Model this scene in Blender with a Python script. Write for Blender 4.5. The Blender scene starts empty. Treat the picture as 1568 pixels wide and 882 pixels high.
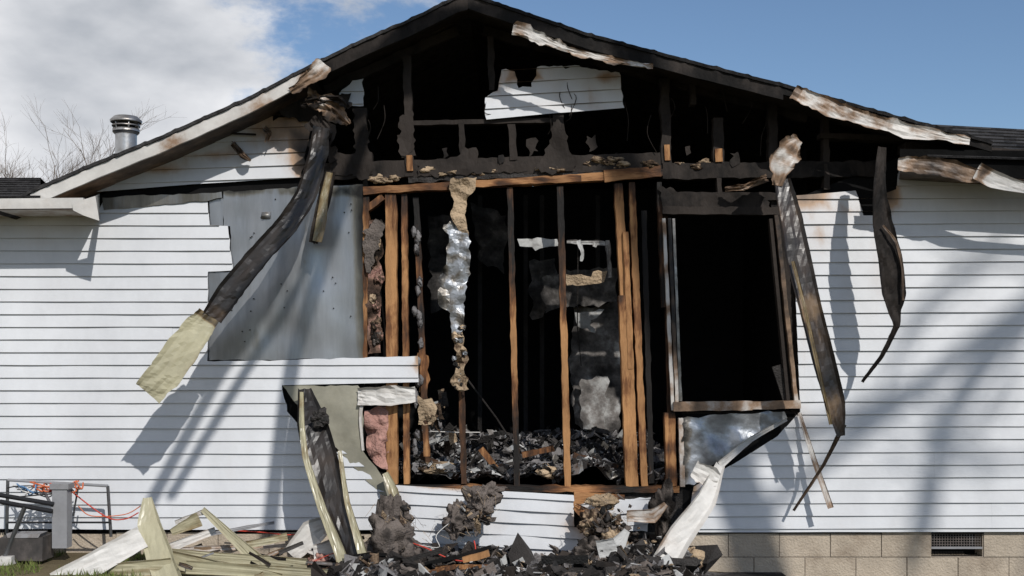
import bpy, math, random
from mathutils import Vector, noise, Matrix
from mathutils.geometry import delaunay_2d_cdt
random.seed(7)
R=random.random
def U(a,b): return a+(b-a)*random.random()
CY=9.0; CZ=1.6; F=1764.0
def P(px,py,y=0.0):
    d=CY+y
    return Vector(((px-784)*d/F, y, CZ+(556-py)*d/F))
def sm(a,b,x):
    t=max(0,min(1,(x-a)/(b-a))); return t*t*(3-2*t)
def nz(x,y,z=0): return noise.noise(Vector((x,y,z)))

# ---------------------------------------------------------------- materials
def mat(name, clean, mid, dark, rough=0.7, metal=0.0, nscale=6.0, namp=0.7, var=0.25, bump=0.3, bscale=30, stretch=(1,1,1), m0=0.28, m1=0.62, spec=0.3, vor=False):
    m=bpy.data.materials.new(name); m.use_nodes=True
    nt=m.node_tree; N=nt.nodes; L=nt.links
    b=N['Principled BSDF']
    b.inputs['Metallic'].default_value=metal
    b.inputs['Specular IOR Level'].default_value=spec
    tc=N.new('ShaderNodeTexCoord')
    mp=N.new('ShaderNodeMapping'); mp.inputs['Scale'].default_value=stretch
    L.new(tc.outputs['Object'],mp.inputs['Vector'])
    at=N.new('ShaderNodeAttribute'); at.attribute_name='soot'
    n1=N.new('ShaderNodeTexNoise'); n1.inputs['Scale'].default_value=nscale; n1.inputs['Detail'].default_value=8; n1.inputs['Roughness'].default_value=0.65
    L.new(mp.outputs[0],n1.inputs['Vector'])
    ma=N.new('ShaderNodeMath'); ma.operation='MULTIPLY_ADD'; ma.inputs[1].default_value=namp; ma.inputs[2].default_value=-0.5*namp
    L.new(n1.outputs['Fac'],ma.inputs[0])
    ad=N.new('ShaderNodeMath'); ad.operation='ADD'
    L.new(at.outputs['Fac'],ad.inputs[0]); L.new(ma.outputs[0],ad.inputs[1])
    cr=N.new('ShaderNodeValToRGB'); e=cr.color_ramp.elements
    e[0].position=0.10; e[0].color=(*clean,1)
    e[1].position=0.85; e[1].color=(*dark,1)
    x=e.new(m0); x.color=(*[c*0.85+mm*0.15 for c,mm in zip(clean,mid)],1)
    x=e.new((m0+m1)/2); x.color=(*mid,1)
    x=e.new(m1); x.color=(*[c*0.35+d*0.65 for c,d in zip(mid,dark)],1)
    L.new(ad.outputs[0],cr.inputs[0])
    n2=N.new('ShaderNodeTexNoise'); n2.inputs['Scale'].default_value=nscale*0.37; n2.inputs['Detail'].default_value=10; n2.inputs['Roughness'].default_value=0.7
    L.new(mp.outputs[0],n2.inputs['Vector'])
    mr=N.new('ShaderNodeMapRange'); mr.inputs[1].default_value=0.3; mr.inputs[2].default_value=0.7; mr.inputs[3].default_value=1-var; mr.inputs[4].default_value=1+var*0.4
    L.new(n2.outputs['Fac'],mr.inputs[0])
    mx=N.new('ShaderNodeVectorMath'); mx.operation='SCALE'
    L.new(cr.outputs[0],mx.inputs[0]); L.new(mr.outputs[0],mx.inputs['Scale'])
    L.new(mx.outputs[0],b.inputs['Base Color'])
    rr=N.new('ShaderNodeMapRange'); rr.inputs[3].default_value=max(0.05,rough-0.12); rr.inputs[4].default_value=min(1,rough+0.12)
    L.new(n1.outputs['Fac'],rr.inputs[0]); L.new(rr.outputs[0],b.inputs['Roughness'])
    if vor:
        n3=N.new('ShaderNodeTexVoronoi'); n3.inputs['Scale'].default_value=bscale; n3.feature='DISTANCE_TO_EDGE'; o=n3.outputs['Distance']
    else:
        n3=N.new('ShaderNodeTexNoise'); n3.inputs['Scale'].default_value=bscale; n3.inputs['Detail'].default_value=6; o=n3.outputs['Fac']
    L.new(mp.outputs[0],n3.inputs['Vector'])
    bp=N.new('ShaderNodeBump'); bp.inputs['Strength'].default_value=bump; bp.inputs['Distance'].default_value=0.02
    L.new(o,bp.inputs['Height']); L.new(bp.outputs[0],b.inputs['Normal'])
    return m
M={}
M['siding']=mat('white_siding_mat',(0.60,0.61,0.63),(0.40,0.27,0.18),(0.012,0.011,0.010),rough=0.45,nscale=3,namp=0.5,var=0.16,bump=0.08,bscale=14,stretch=(1.3,1,0.8))
M['trim']=mat('trim_mat',(0.58,0.56,0.53),(0.26,0.17,0.11),(0.010,0.009,0.009),rough=0.5,nscale=7,namp=0.7,var=0.3,bump=0.2,bscale=16)
M['trimb']=mat('burnt_trim_mat',(0.26,0.175,0.105),(0.06,0.042,0.031),(0.010,0.009,0.009),rough=0.38,nscale=3,namp=0.7,var=0.4,bump=0.15,bscale=14,spec=0.45)
M['trimtan']=mat('trim_back_mat',(0.40,0.37,0.25),(0.22,0.16,0.08),(0.012,0.011,0.011),rough=0.32,nscale=5,namp=0.6,var=0.35,bump=0.12,bscale=12,spec=0.55)
M['wood']=mat('framing_wood_mat',(0.40,0.205,0.085),(0.17,0.072,0.028),(0.012,0.010,0.009),rough=0.75,nscale=5,namp=1.1,var=0.45,bump=0.3,bscale=22,stretch=(5,5,0.8))
M['woodh']=mat('plate_wood_mat',(0.38,0.19,0.08),(0.17,0.072,0.028),(0.012,0.010,0.009),rough=0.75,nscale=5,namp=1.1,var=0.45,bump=0.3,bscale=22,stretch=(0.8,5,5))
M['char']=mat('charred_wood_mat',(0.038,0.034,0.032),(0.015,0.014,0.013),(0.006,0.006,0.006),rough=0.7,nscale=8,namp=1.0,var=0.55,bump=0.45,bscale=45,vor=True,spec=0.2)
M['charf']=mat('charred_board_mat',(0.036,0.029,0.025),(0.014,0.012,0.011),(0.006,0.006,0.006),rough=0.75,nscale=5,namp=1.2,var=0.7,bump=0.3,bscale=40,spec=0.15,stretch=(1,1,.6))
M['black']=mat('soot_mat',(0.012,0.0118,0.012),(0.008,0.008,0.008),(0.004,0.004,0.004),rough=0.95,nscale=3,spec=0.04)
M['foil']=mat('foil_sheathing_mat',(0.33,0.34,0.355),(0.21,0.195,0.165),(0.03,0.028,0.026),rough=0.36,metal=0.75,nscale=1.8,namp=0.9,var=0.5,bump=0.10,bscale=5,stretch=(2.8,1,0.45))
M['foilc']=mat('crumpled_foil_mat',(0.40,0.42,0.45),(0.22,0.20,0.175),(0.02,0.02,0.02),rough=0.42,metal=0.6,nscale=9,namp=1.0,var=0.6,bump=0.5,bscale=13)
M['foilt']=mat('tan_foam_mat',(0.30,0.285,0.225),(0.23,0.19,0.12),(0.03,0.025,0.02),rough=0.5,nscale=5,namp=0.7,var=0.4,bump=0.2,bscale=12)
M['pink']=mat('pink_insulation_mat',(0.44,0.25,0.21),(0.19,0.12,0.09),(0.018,0.014,0.012),rough=0.95,nscale=9,namp=1.0,var=0.4,bump=1.0,bscale=40,spec=0.02)
M['insul']=mat('burnt_insulation_mat',(0.44,0.33,0.22),(0.14,0.095,0.065),(0.018,0.015,0.013),rough=0.95,nscale=9,namp=1.2,var=0.6,bump=1.0,bscale=50,spec=0.03)
M['fur']=mat('sooty_insulation_mat',(0.16,0.135,0.12),(0.065,0.056,0.05),(0.018,0.016,0.015),rough=1.0,nscale=9,namp=1.1,var=0.5,bump=0.8,bscale=70,spec=0.02)
M['ash']=mat('ash_mat',(0.19,0.18,0.18),(0.05,0.045,0.045),(0.010,0.010,0.010),rough=0.9,nscale=14,namp=1.4,var=0.5,bump=1.0,bscale=35)
M['drywall']=mat('drywall_mat',(0.46,0.46,0.45),(0.18,0.165,0.155),(0.012,0.011,0.011),rough=0.9,nscale=8,namp=1.0,var=0.4,bump=0.4,bscale=20)
M['shingle']=mat('roof_shingle_mat',(0.05,0.048,0.048),(0.02,0.019,0.019),(0.008,0.008,0.008),rough=0.95,nscale=14,namp=1.0,var=0.4,bump=0.6,bscale=50,spec=.1)
M['block']=mat('concrete_block_mat',(0.46,0.39,0.31),(0.33,0.27,0.21),(0.08,0.07,0.06),rough=0.95,nscale=5,namp=0.8,var=0.3,bump=0.5,bscale=60,spec=.1)
M['mortar']=mat('mortar_mat',(0.26,0.22,0.18),(0.18,0.15,0.12),(0.06,0.05,0.045),rough=0.95,nscale=12,bump=0.5,bscale=60)
M['metal']=mat('galvanised_metal_mat',(0.50,0.50,0.50),(0.28,0.26,0.24),(0.05,0.045,0.04),rough=0.4,metal=0.8,nscale=9,bump=0.1)
M['grey']=mat('grey_paint_mat',(0.26,0.26,0.27),(0.14,0.12,0.11),(0.02,0.02,0.02),rough=0.6,nscale=8,bump=0.1)
M['bark']=mat('bark_mat',(0.16,0.12,0.09),(0.09,0.07,0.05),(0.03,0.025,0.02),rough=0.9,nscale=8,bump=0.6,stretch=(3,3,0.8))
M['ground']=mat('ground_mat',(0.15,0.12,0.075),(0.095,0.095,0.04),(0.035,0.032,0.02),rough=1,nscale=1.6,namp=1.3,var=0.5,bump=1.0,bscale=30,spec=0.05)
M['grass']=mat('grass_mat',(0.12,0.17,0.035),(0.20,0.18,0.08),(0.05,0.06,0.02),rough=0.8,nscale=20,namp=1.2,spec=0.2)
def plain(name,c,rough=0.5,metal=0):
    return mat(name,c,[x*0.6 for x in c],[x*0.2 for x in c],rough=rough,metal=metal,nscale=10,namp=0.4,var=0.3,bump=0.1)
M['red']=plain('red_wire_mat',(0.5,0.05,0.03)); M['orange']=plain('orange_wire_mat',(0.6,0.15,0.06))
M['blue']=plain('blue_wire_mat',(0.12,0.25,0.45)); M['blackp']=plain('black_plastic_mat',(0.02,0.02,0.022)); M['whitep']=plain('white_wire_mat',(0.6,0.58,0.55))

# ---------------------------------------------------------------- mesh builder
class MB:
    def __init__(s): s.v=[]; s.f=[]; s.s=[]; s.m=[]; s.mats=[]
    def mi(s,k):
        if k not in s.mats: s.mats.append(k)
        return s.mats.index(k)
    def vert(s,p,so=0.0): s.v.append(tuple(p)); s.s.append(so); return len(s.v)-1
    def face(s,idx,k): s.f.append(idx); s.m.append(s.mi(k))
    def obj(s,name,parent=None,smooth=False):
        me=bpy.data.meshes.new(name); me.from_pydata(s.v,[],s.f)
        for k in s.mats: me.materials.append(M[k])
        me.polygons.foreach_set('material_index',s.m)
        if smooth: me.polygons.foreach_set('use_smooth',[True]*len(s.f))
        a=me.attributes.new('soot','FLOAT','POINT'); a.data.foreach_set('value',s.s)
        me.validate(); me.update()
        o=bpy.data.objects.new(name,me); bpy.context.scene.collection.objects.link(o)
        if parent: o.parent=parent
        return o
def empty(name):
    o=bpy.data.objects.new(name,None); bpy.context.scene.collection.objects.link(o); return o

def box(mb,c,h,k,so=0.0,rot=None,j=0.0):
    idx=[]
    for sx in(-1,1):
        for sy in(-1,1):
            for sz in(-1,1):
                v=Vector((sx*h[0]*(1+U(-j,j)),sy*h[1]*(1+U(-j,j)),sz*h[2]*(1+U(-j,j))))
                if rot: v=rot@v
                idx.append(mb.vert(Vector(c)+v,so if not callable(so) else so()))
    for f in((0,1,3,2),(4,6,7,5),(0,4,5,1),(2,3,7,6),(0,2,6,4),(1,5,7,3)): mb.face([idx[i] for i in f],k)

def beam(mb,a,b,w,y0,y1,k,so=0.0,n=None,rag=0.0,end=True,yp=0.0,tw=0.0):
    A=P(*a,yp);B=P(*b,yp); A.y=0;B.y=0; D=(B-A); Ln=D.length; D.normalize(); C=Vector((D.z,0,-D.x))
    w=w/196.0
    if n is None: n=max(1,int(Ln/0.04))
    rings=[]; sd=U(0,99)
    for i in range(n+1):
        t=i/n; p=A.lerp(B,t)
        s=so(t) if callable(so) else so
        def rg(q): return rag*(nz(sd+q,t*Ln*9)+.6*nz(sd+q,t*Ln*26,3))
        r1=rg(0); r2=rg(7)
        r=[]
        for (cu,yy) in((-.5,y0),(.5,y0),(.5,y1),(-.5,y1)):
            rr=(r1 if cu<0 else r2)
            q=p+C*(w*cu+rr)+Vector((0,yy+rag*0.4*nz(sd+3,t*Ln*11,cu),0))
            r.append(mb.vert(q,s+U(-.06,.06)))
        rings.append(r)
    for i in range(n):
        for q in range(4):
            mb.face([rings[i][q],rings[i][(q+1)%4],rings[i+1][(q+1)%4],rings[i+1][q]],k)
    if end:
        mb.face(rings[0][::-1],k); mb.face(rings[-1],k)

def cr(pts,n):
    out=[]
    P0=[pts[0]]+list(pts)+[pts[-1]]
    for i in range(1,len(P0)-2):
        a,b,c,d=P0[i-1:i+3]
        for j in range(n):
            t=j/n
            out.append(tuple(0.5*((2*b[q])+(-a[q]+c[q])*t+(2*a[q]-5*b[q]+4*c[q]-d[q])*t*t+(-a[q]+3*b[q]-3*c[q]+d[q])*t**3) for q in range(len(b))))
    out.append(tuple(pts[-1])); return out
def lin(pts,n):
    out=[]
    for a,b in zip(pts[:-1],pts[1:]):
        for j in range(n): out.append(tuple(x+(y-x)*j/n for x,y in zip(a,b)))
    out.append(tuple(pts[-1])); return out

def ribbon(mb,path,k,so=0.0,fold=0.14,twist=0.0,crump=0.006,thick=0.003,n=8,rag=0.0,k2=None,nc=9,edge=9,stiff=.6):
    """path: (px,py,y,width[,twist]) ; folded sheet-metal strip with crisp lips"""
    pts=[tuple(list(p)+([0] if len(p)==4 else [])) for p in path]
    S1=cr(pts,n); S2=lin(pts,n); S=[tuple(x*(1-stiff)+y*stiff for x,y in zip(a,b)) for a,b in zip(S1,S2)]
    sd=U(0,99)
    W=[P(s[0],s[1],s[2]) for s in S]; rows=[];rb=[]
    m=len(W); acc=0
    for i in range(m):
        if i: acc+=(W[i]-W[i-1]).length
        T=(W[min(i+1,m-1)]-W[max(i-1,0)]).normalized()
        Nn=Vector((0,-1,0)); Nn=(Nn-T*Nn.dot(T)).normalized()
        C=T.cross(Nn)
        tw=S[i][4]+twist
        C2=C*math.cos(tw)+Nn*math.sin(tw); N2=Nn*math.cos(tw)-C*math.sin(tw)
        w=S[i][3]/196.0; t=i/(m-1)
        s=so(t) if callable(so) else so
        r=[];r2=[]
        for q in range(nc):
            u=q/(nc-1)-.5
            h=fold*w*(abs(u)*2)**edge
            e=(rag*(nz(sd,acc*9,q)*1.5+nz(sd,acc*30,q)) if q in(0,nc-1) else 0)
            cz=abs(nz(sd+acc*6,q*.35))*1.6-.3
            pp=W[i]+C2*(u*w+e)+N2*(h+crump*(cz+.5*nz(sd+acc*18,q*.7)))
            r.append(mb.vert(pp,s+0.15*nz(acc*4,q*.5,sd)+(.12 if q in(0,nc-1) else 0))); r2.append(mb.vert(pp-N2*thick,s))
        rows.append(r); rb.append(r2)
    kb=k2 or k
    for i in range(m-1):
        for q in range(nc-1):
            mb.face([rows[i][q],rows[i][q+1],rows[i+1][q+1],rows[i+1][q]],k)
            mb.face([rb[i][q],rb[i+1][q],rb[i+1][q+1],rb[i][q+1]],kb)
        for q in(0,nc-1):
            mb.face([rows[i][q],rows[i+1][q],rb[i+1][q],rb[i][q]],k)

def rough(poly,step=8,amp=3,skip=()):
    out=[]; n=len(poly); sd=U(0,99)
    for i in range(n):
        a=poly[i];b=poly[(i+1)%n]; L=math.hypot(b[0]-a[0],b[1]-a[1])
        if i in skip or L<step*1.5: out.append(a); continue
        m=int(L/step); nx,ny=-(b[1]-a[1])/L,(b[0]-a[0])/L
        for j in range(m):
            t=j/m; d=amp*(nz(sd+i*5,j*0.45)*1.6+U(-.45,.45)) if j else 0
            out.append((a[0]+(b[0]-a[0])*t+nx*d,a[1]+(b[1]-a[1])*t+ny*d))
    return out

def sheet(mb,poly,y,k,so=0.0,crump=0.0,freq=4,cell=12,yfun=None,thick=0.0,proj=False):
    xs=[p[0] for p in poly]; ys=[p[1] for p in poly]
    V=[Vector(p) for p in poly]; n=len(V)
    x=min(xs)+cell*.5
    while x<max(xs):
        z=min(ys)+cell*.5
        while z<max(ys):
            V.append(Vector((x+U(-.3,.3)*cell,z+U(-.3,.3)*cell))); z+=cell
        x+=cell
    r=delaunay_2d_cdt(V,[],[list(range(n))],1,1e-4)
    sd=U(0,99); ids=[]
    for q in r[0]:
        w=P(q.x,q.y,y) if proj else P(q.x,q.y)+Vector((0,y,0))
        dy=crump*(nz(w.x*freq+sd,w.z*freq)+0.5*nz(w.x*freq*2.3,w.z*freq*2.3+sd))
        if yfun: dy+=yfun(q.x,q.y)
        w.y+=dy
        s=so(q.x,q.y) if callable(so) else so
        ids.append(mb.vert(w,s))
    for f in r[2]: mb.face([ids[i] for i in f],k)

def clip(poly,f):
    out=[];n=len(poly)
    for i in range(n):
        a=poly[i];b=poly[(i+1)%n];fa=f(a);fb=f(b)
        if fa>=0: out.append(a)
        if (fa>=0)!=(fb>=0):
            t=fa/(fa-fb); out.append((a[0]+(b[0]-a[0])*t,a[1]+(b[1]-a[1])*t))
    return out

def siding(mb,poly,y,so=0.0,pitch=19.4,slope=0.0,base=811.0,col=22,k='siding',lip=0.014,x0=784,wav_=.003):
    ln=lambda p:(p[1]-slope*(p[0]-x0))
    ys=[ln(p) for p in poly]
    i0=math.floor((min(ys)-base)/pitch); i1=math.ceil((max(ys)-base)/pitch)
    for i in range(i0,i1):
        t=base+i*pitch; b=t+pitch
        band=clip(clip(poly,lambda p:ln(p)-t),lambda p:b-ln(p))
        if len(band)<3: continue
        bx=[p[0] for p in band]; c=math.floor(min(bx)/col)*col
        while c<max(bx):
            pc=clip(clip(band,lambda p:p[0]-c),lambda p:c+col-p[0])
            pan=math.floor((c+((i//2)*263)%620)/620)
            jit=0.0022*nz(pan*5.1,(i//2)*3.3)
            c+=col
            if len(pc)<3: continue
            ids=[];bot=[]
            for p in pc:
                u=(ln(p)-t)/pitch
                prof=-lip*u if u<.97 else -lip
                wav=wav_*nz(p[0]*.012,i*1.7)+jit
                w=P(*p); w.y=y+prof+wav; w.z+=.0025*nz(p[0]*.009,i*.8)
                s=(so(p[0],p[1]) if callable(so) else so)+.05*nz(pan*3.7,i*1.9)
                ids.append(mb.vert(w,s))
                if u>0.995: bot.append((p[0],ids[-1],w,s))
            mb.face(ids,k)
            if len(bot)>=2:
                bot.sort(); a=bot[0];e=bot[-1]
                q=[a[1],e[1],mb.vert(e[2]+Vector((0,lip+.002,0)),1.0),mb.vert(a[2]+Vector((0,lip+.002,0)),1.0)]  # underside fades to black behind each lip, shade put into the colour
                mb.face(q,k)

def tube(mb,pts,r,k,so=0.0,ns=6,world=False):
    W=[Vector(p) if world else P(*p) for p in pts]; m=len(W); rings=[]
    for i in range(m):
        T=(W[min(i+1,m-1)]-W[max(i-1,0)]).normalized()
        A=T.cross(Vector((0,0,1)) if abs(T.z)<.9 else Vector((1,0,0))).normalized(); B=T.cross(A)
        rr=r(i/(m-1)) if callable(r) else r
        rings.append([mb.vert(W[i]+(A*math.cos(2*math.pi*q/ns)+B*math.sin(2*math.pi*q/ns))*rr,so) for q in range(ns)])
    for i in range(m-1):
        for q in range(ns): mb.face([rings[i][q],rings[i][(q+1)%ns],rings[i+1][(q+1)%ns],rings[i+1][q]],k)
    mb.face(rings[0],k); mb.face(rings[-1],k)

def lump(mb,c,r,k,so=0.0,amp=0.45,freq=2.0,nu=22,nv=14,fine=.22):
    sd=U(0,99); g=[]
    for i in range(nv+1):
        th=math.pi*i/nv; row=[]
        for j in range(nu):
            ph=2*math.pi*j/nu
            d=Vector((math.sin(th)*math.cos(ph),math.sin(th)*math.sin(ph),math.cos(th)))
            f=1+amp*(noise.noise(d*freq*.7+Vector((sd,0,0)))*1.5+0.5*noise.noise(d*freq*1.8+Vector((0,sd,0)))+fine*noise.noise(d*freq*4.5+Vector((0,sd,0))))
            row.append(mb.vert((c[0]+d.x*r[0]*f,c[1]+d.y*r[1]*f,c[2]+d.z*r[2]*f),so+0.6*noise.noise(d*3+Vector((sd,1,0)))))
        g.append(row)
    for i in range(nv):
        for j in range(nu): mb.face([g[i][j],g[i][(j+1)%nu],g[i+1][(j+1)%nu],g[i+1][j]],k)

def shards(mb,n,fn,kinds,smin=.01,smax=.05,flat=.15):
    for _ in range(n):
        c=fn(); k,s0=random.choice(kinds)
        rot=Matrix.Rotation(U(0,6.28),3,'Z')@Matrix.Rotation(U(-1.2,1.2),3,'X')@Matrix.Rotation(U(-1.2,1.2),3,'Y')
        s=smin+(smax-smin)*R()**2.6
        box(mb,c,(s*U(.6,2.2),s*U(.5,1),s*flat*U(.5,1.5)),k,s0+U(-.2,.2),rot,j=.5)

house=empty('burned_house')

# ---------------------------------------------------------------- soot fields on siding
def blobs(lst):
    def f(x,y):
        s=0
        for (bx,by,rx,ry,st) in lst:
            d=((x-bx)/rx)**2+((y-by)/ry)**2
            s=max(s,st*math.exp(-d))
        return s
    return f
sootL=blobs([(430,190,70,45,.55),(470,235,30,50,.8),(310,235,90,10,.45),(250,262,120,7,.42),(400,225,60,12,.55),(340,300,200,5,.5),(600,565,40,10,.18),(60,360,60,30,.14),(470,560,40,8,.15),(640,545,8,40,.5),(300,700,160,60,.08),(100,795,200,14,.14)])
sootR=blobs([(1230,300,60,30,.6),(1290,330,60,25,.4),(1250,360,30,40,.34),(1350,300,35,30,.7),(1400,255,90,14,.4),(1350,400,25,80,.3),(1230,480,10,120,.35),(1215,640,40,15,.35),(1500,270,60,8,.3),(1060,740,20,60,.5),(1320,720,90,60,.08),(1300,800,400,14,.14)])
sootG=blobs([(800,115,50,14,.6),(760,135,18,30,.45),(850,140,12,40,.45),(930,120,30,14,.5),(880,165,80,7,.38),(540,145,12,20,.3),(905,145,10,25,.35)])
sootB=blobs([(610,760,30,25,.35),(900,800,60,40,.45),(700,745,120,6,.5),(780,860,160,14,.45),(730,800,60,30,.3)])

mb=MB()
siding(mb,rough([(-600,336),(150,330),(157,310),(318,308),(322,345),(349,346),(357,414),(319,416),(318,553),(402,552),(640,545),(641,585),(432,590),(440,630),(462,655),(490,700),(525,690),(560,715),(600,745),(606,812),(480,812),(-600,806)],10,1.2,skip=(0,20,21,10,11)),0,sootL)
siding(mb,rough([(148,294),(240,240),(330,198),(405,160),(418,186),(436,180),(472,172),(478,192),(470,226),(462,272),(300,282)],7,3,skip=(0,1,2,9,10)),0.0,sootL,slope=-0.035,base=280)
siding(mb,[(1212,300),(1310,292),(1322,330),(1338,330),(1345,300),(1372,290),(1378,240),(1500,250),(2200,250),(2200,813),(1070,815),(1052,800),(1062,745),(1130,706),(1190,668),(1225,630)],0,sootR,slope=-0.004)
siding(mb,rough([(743,150),(762,140),(768,108),(788,110),(794,136),(814,134),(822,104),(860,102),(905,106),(948,112),(956,166),(850,174),(745,184)],6,2.6,skip=(10,11)),-0.01,sootG,slope=-0.055,base=184,pitch=19,wav_=.012)
siding(mb,rough([(513,158),(520,143),(540,124),(557,121),(557,163)],6,2),-0.01,sootG,base=160)
siding(mb,rough([(606,742),(878,757),(879,806),(905,812),(948,860),(800,852),(640,832),(606,812)],8,1.5,skip=(0,)),-0.035,sootB,slope=0.055,base=742,pitch=19,lip=.018,wav_=.015)
siding(mb,rough([(880,770),(995,760),(990,812),(905,806)],8,2),-0.06,sootB,slope=-0.08,base=760,pitch=19,wav_=.015)
mb.obj('siding',house)

mb=MB()
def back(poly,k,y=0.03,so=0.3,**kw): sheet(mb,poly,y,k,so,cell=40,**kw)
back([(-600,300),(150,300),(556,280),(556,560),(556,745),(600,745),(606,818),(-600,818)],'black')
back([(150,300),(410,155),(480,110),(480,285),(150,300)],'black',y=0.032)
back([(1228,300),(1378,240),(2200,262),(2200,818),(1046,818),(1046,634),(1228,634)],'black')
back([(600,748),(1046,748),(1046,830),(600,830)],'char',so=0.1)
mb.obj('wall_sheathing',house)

# foil faced sheathing board
mb=MB()
fo=lambda x,y:0.05+0.9*math.exp(-((x-556)/12)**2)*.6+0.6*math.exp(-((y-292)/7)**2)+0.34*math.exp(-((x-385)/45)**2-((y-520)/32)**2)+.35*math.exp(-((x-560)/30)**2-((y-360)/60)**2)+0.2*nz(x*.02,y*.008)+.25*math.exp(-((x-468)/4)**2)
crs=lambda x,y: .010*abs(nz((x+.25*y)*.016,y*.003))+.008*abs(nz((x-.35*y)*.02,7+y*.004))
sheet(mb,rough([(342,293),(555,282),(556,549),(318,552),(318,416),(355,415),(352,346),(342,346)],8,1.5,skip=(3,)),0.006,'foil',fo,crump=.010,freq=2.2,cell=9,yfun=crs)
sheet(mb,[(320,306),(341,303),(341,345),(321,345)],0.011,'foil',.2,cell=10)
sheet(mb,rough([(158,303),(320,296),(340,294),(341,303),(320,308),(160,322)],9,1.5),-0.016,'foil',.45,cell=12)
for _ in range(30):
    c=P(U(335,545),U(300,540)); box(mb,(c.x,0.0,c.z),(.004,.006,.004),'char',.3)
c=P(407,330); box(mb,(c.x,0.0,c.z),(.035,.006,.022),'foilc',.3,j=.3)
sheet(mb,rough([(432,590),(548,590),(556,600),(556,690),(590,735),(603,772),(560,735),(520,690),(480,650)],8,2),-0.012,'foilt',.12,crump=.02,cell=10)
sheet(mb,rough([(1045,640),(1110,634),(1200,630),(1205,640),(1150,672),(1120,700),(1090,712),(1062,742),(1046,742)],8,3),-0.015,'foilc',lambda x,y:.15+.5*math.exp(-((x-1046)/10)**2),crump=.045,freq=6,cell=7)
mb.obj('foil_sheathing',house,True)
mb=MB()
ribbon(mb,[(548,607,-.03,26),(590,606,-.05,30),(636,604,-.04,24)],'trim',.15,crump=.02,n=6,rag=.01)
ribbon(mb,[(556,600,-.03,6),(552,640,-.03,5),(556,690,-.02,4)],'trim',.2)
mb.obj('torn_siding_flap',house)

# ---------------------------------------------------------------- framing
mb=MB()
W='wood'
def st(a,b,w,so=0.2,y0=0.02,y1=0.11,k=W,rag=.006): beam(mb,a,b,w,y0,y1,k,so,rag=rag)
beam(mb,(556,292),(1016,264),11,0.0,.10,'woodh',lambda t:.3+.5*math.exp(-((t-.35)/.12)**2)+.35*math.exp(-((t-1)/.1)**2)+.25*math.exp(-((t-.0)/.05)**2)+.1*math.sin(t*40),rag=.008)
beam(mb,(625,275),(1012,257),9,0.012,.10,'char',.2,rag=.02)
beam(mb,(700,283),(890,273),10,-0.012,.02,'woodh',lambda t:.4+.15*math.sin(t*21),rag=.006)
beam(mb,(925,270),(1012,262),17,-0.01,.02,'woodh',lambda t:.3+.3*t,rag=.008)
ch=lambda a,b,c=.14:(lambda t:a+(b-a)*t+c*math.sin(t*17)+.45*math.exp(-(t/.05)**2))
st((598,296),(600,742),17,ch(.2,.28)); st((618,296),(622,742),9,ch(.4,.35),y0=.035)
st((560,300),(556,560),9,ch(.3,.5),y0=.02); st((586,300),(560,320),10,.5)
st((636,300),(652,700),9,ch(.8,.5),y0=.06); st((706,590),(710,742),9,.65,y0=.05)
st((781,286),(792,750),9,lambda t:.65+.25*math.sin(t*9)-.2*math.exp(-((t-.5)/.2)**2))
st((858,284),(870,750),10,lambda t:.8-.6*sm(.25,.5,t)+.1*math.sin(t*20))
st((947,280),(957,452),13,ch(.35,.2)); st((957,452),(968,745),19,ch(.18,.3),y0=.0)
st((968,278),(988,745),10,ch(.25,.3),y0=.03); st((958,355),(966,565),8,.3,y0=-.005)
st((1010,278),(1018,470),7,ch(.75,.8)); st((1020,300),(1028,640),7,.7,y0=.06)
st((1026,632),(1029,745),16,ch(.3,.5),y0=.01)
st((988,320),(1000,742),8,.95,y0=.09)
beam(mb,(600,748),(1040,750),9,-.01,.12,'woodh',ch(.75,.5,.3),rag=.012)
beam(mb,(878,765),(955,770),26,-.045,.0,'woodh',lambda t:.15+.4*t,rag=.006)
mb.obj('wall_studs',house)

mb=MB()
c=lambda a,b,w,so=.1,y0=.0,y1=.09,rag=.010: beam(mb,a,b,w,y0,y1,'charf',so,rag=rag)
c((492,262),(1015,246),26,lambda t:.15+.4*nz(t*9,2),y0=.01,y1=.05,rag=.014)
c((505,252),(570,250),34,.1,rag=.02)
c((1015,262),(1345,258),24,.35,rag=.015); c((1018,300),(1195,300),12,.3)
c((1255,208),(1500,218),8,.2,y0=-.03); c((1380,228),(1570,240),14,.2,y0=-.1)
for a,b,w in [((552,165),(553,262),17),((623,85),(627,270),12),((619,205),(625,240),22),((751,55),(753,138),10),((706,188),(709,248),8),((783,190),(786,245),12),((855,175),(858,250),18),((1018,120),(1021,250),14),((1100,180),(1101,250),16),((1183,150),(1185,270),14),((1265,165),(1267,290),10),((1060,110),(1062,160),9)]:
    c(a,b,w,U(0,.3),rag=.012)
c((620,188),(860,183),7,-.1,y0=.01,rag=.005)
c((1100,250),(1103,300),8,.2)
for off in (16,34):
    c((495,100+off),(700,8+off),14,.3,y0=.0+off*.002,y1=.12)
    c((740,8+off),(1240,140+off*1.1),14,.3,y0=.0+off*.002,y1=.12)
mb.obj('charred_gable_framing',house)
mb=MB()
for a,b,w in [((1021,222),(1022,246),8),((627,238),(628,262),9),((1100,228),(1101,248),11)]: beam(mb,a,b,w,-.015,.05,'wood',.3,rag=.006)
mb.obj('exposed_wood_stubs',house)
mb=MB()
def rag(poly,y=0.0,k='charf',so=.15,amp=4,cr_=.015): sheet(mb,rough(poly,5,amp),y,k,so,crump=cr_,freq=5,cell=9)
rag([(640,250),(700,240),(712,225),(725,245),(775,252),(806,246),(808,262),(720,266),(640,270)])
rag([(818,262),(835,235),(852,180),(866,205),(872,232),(884,245),(878,262),(840,266)],-.01)
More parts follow.
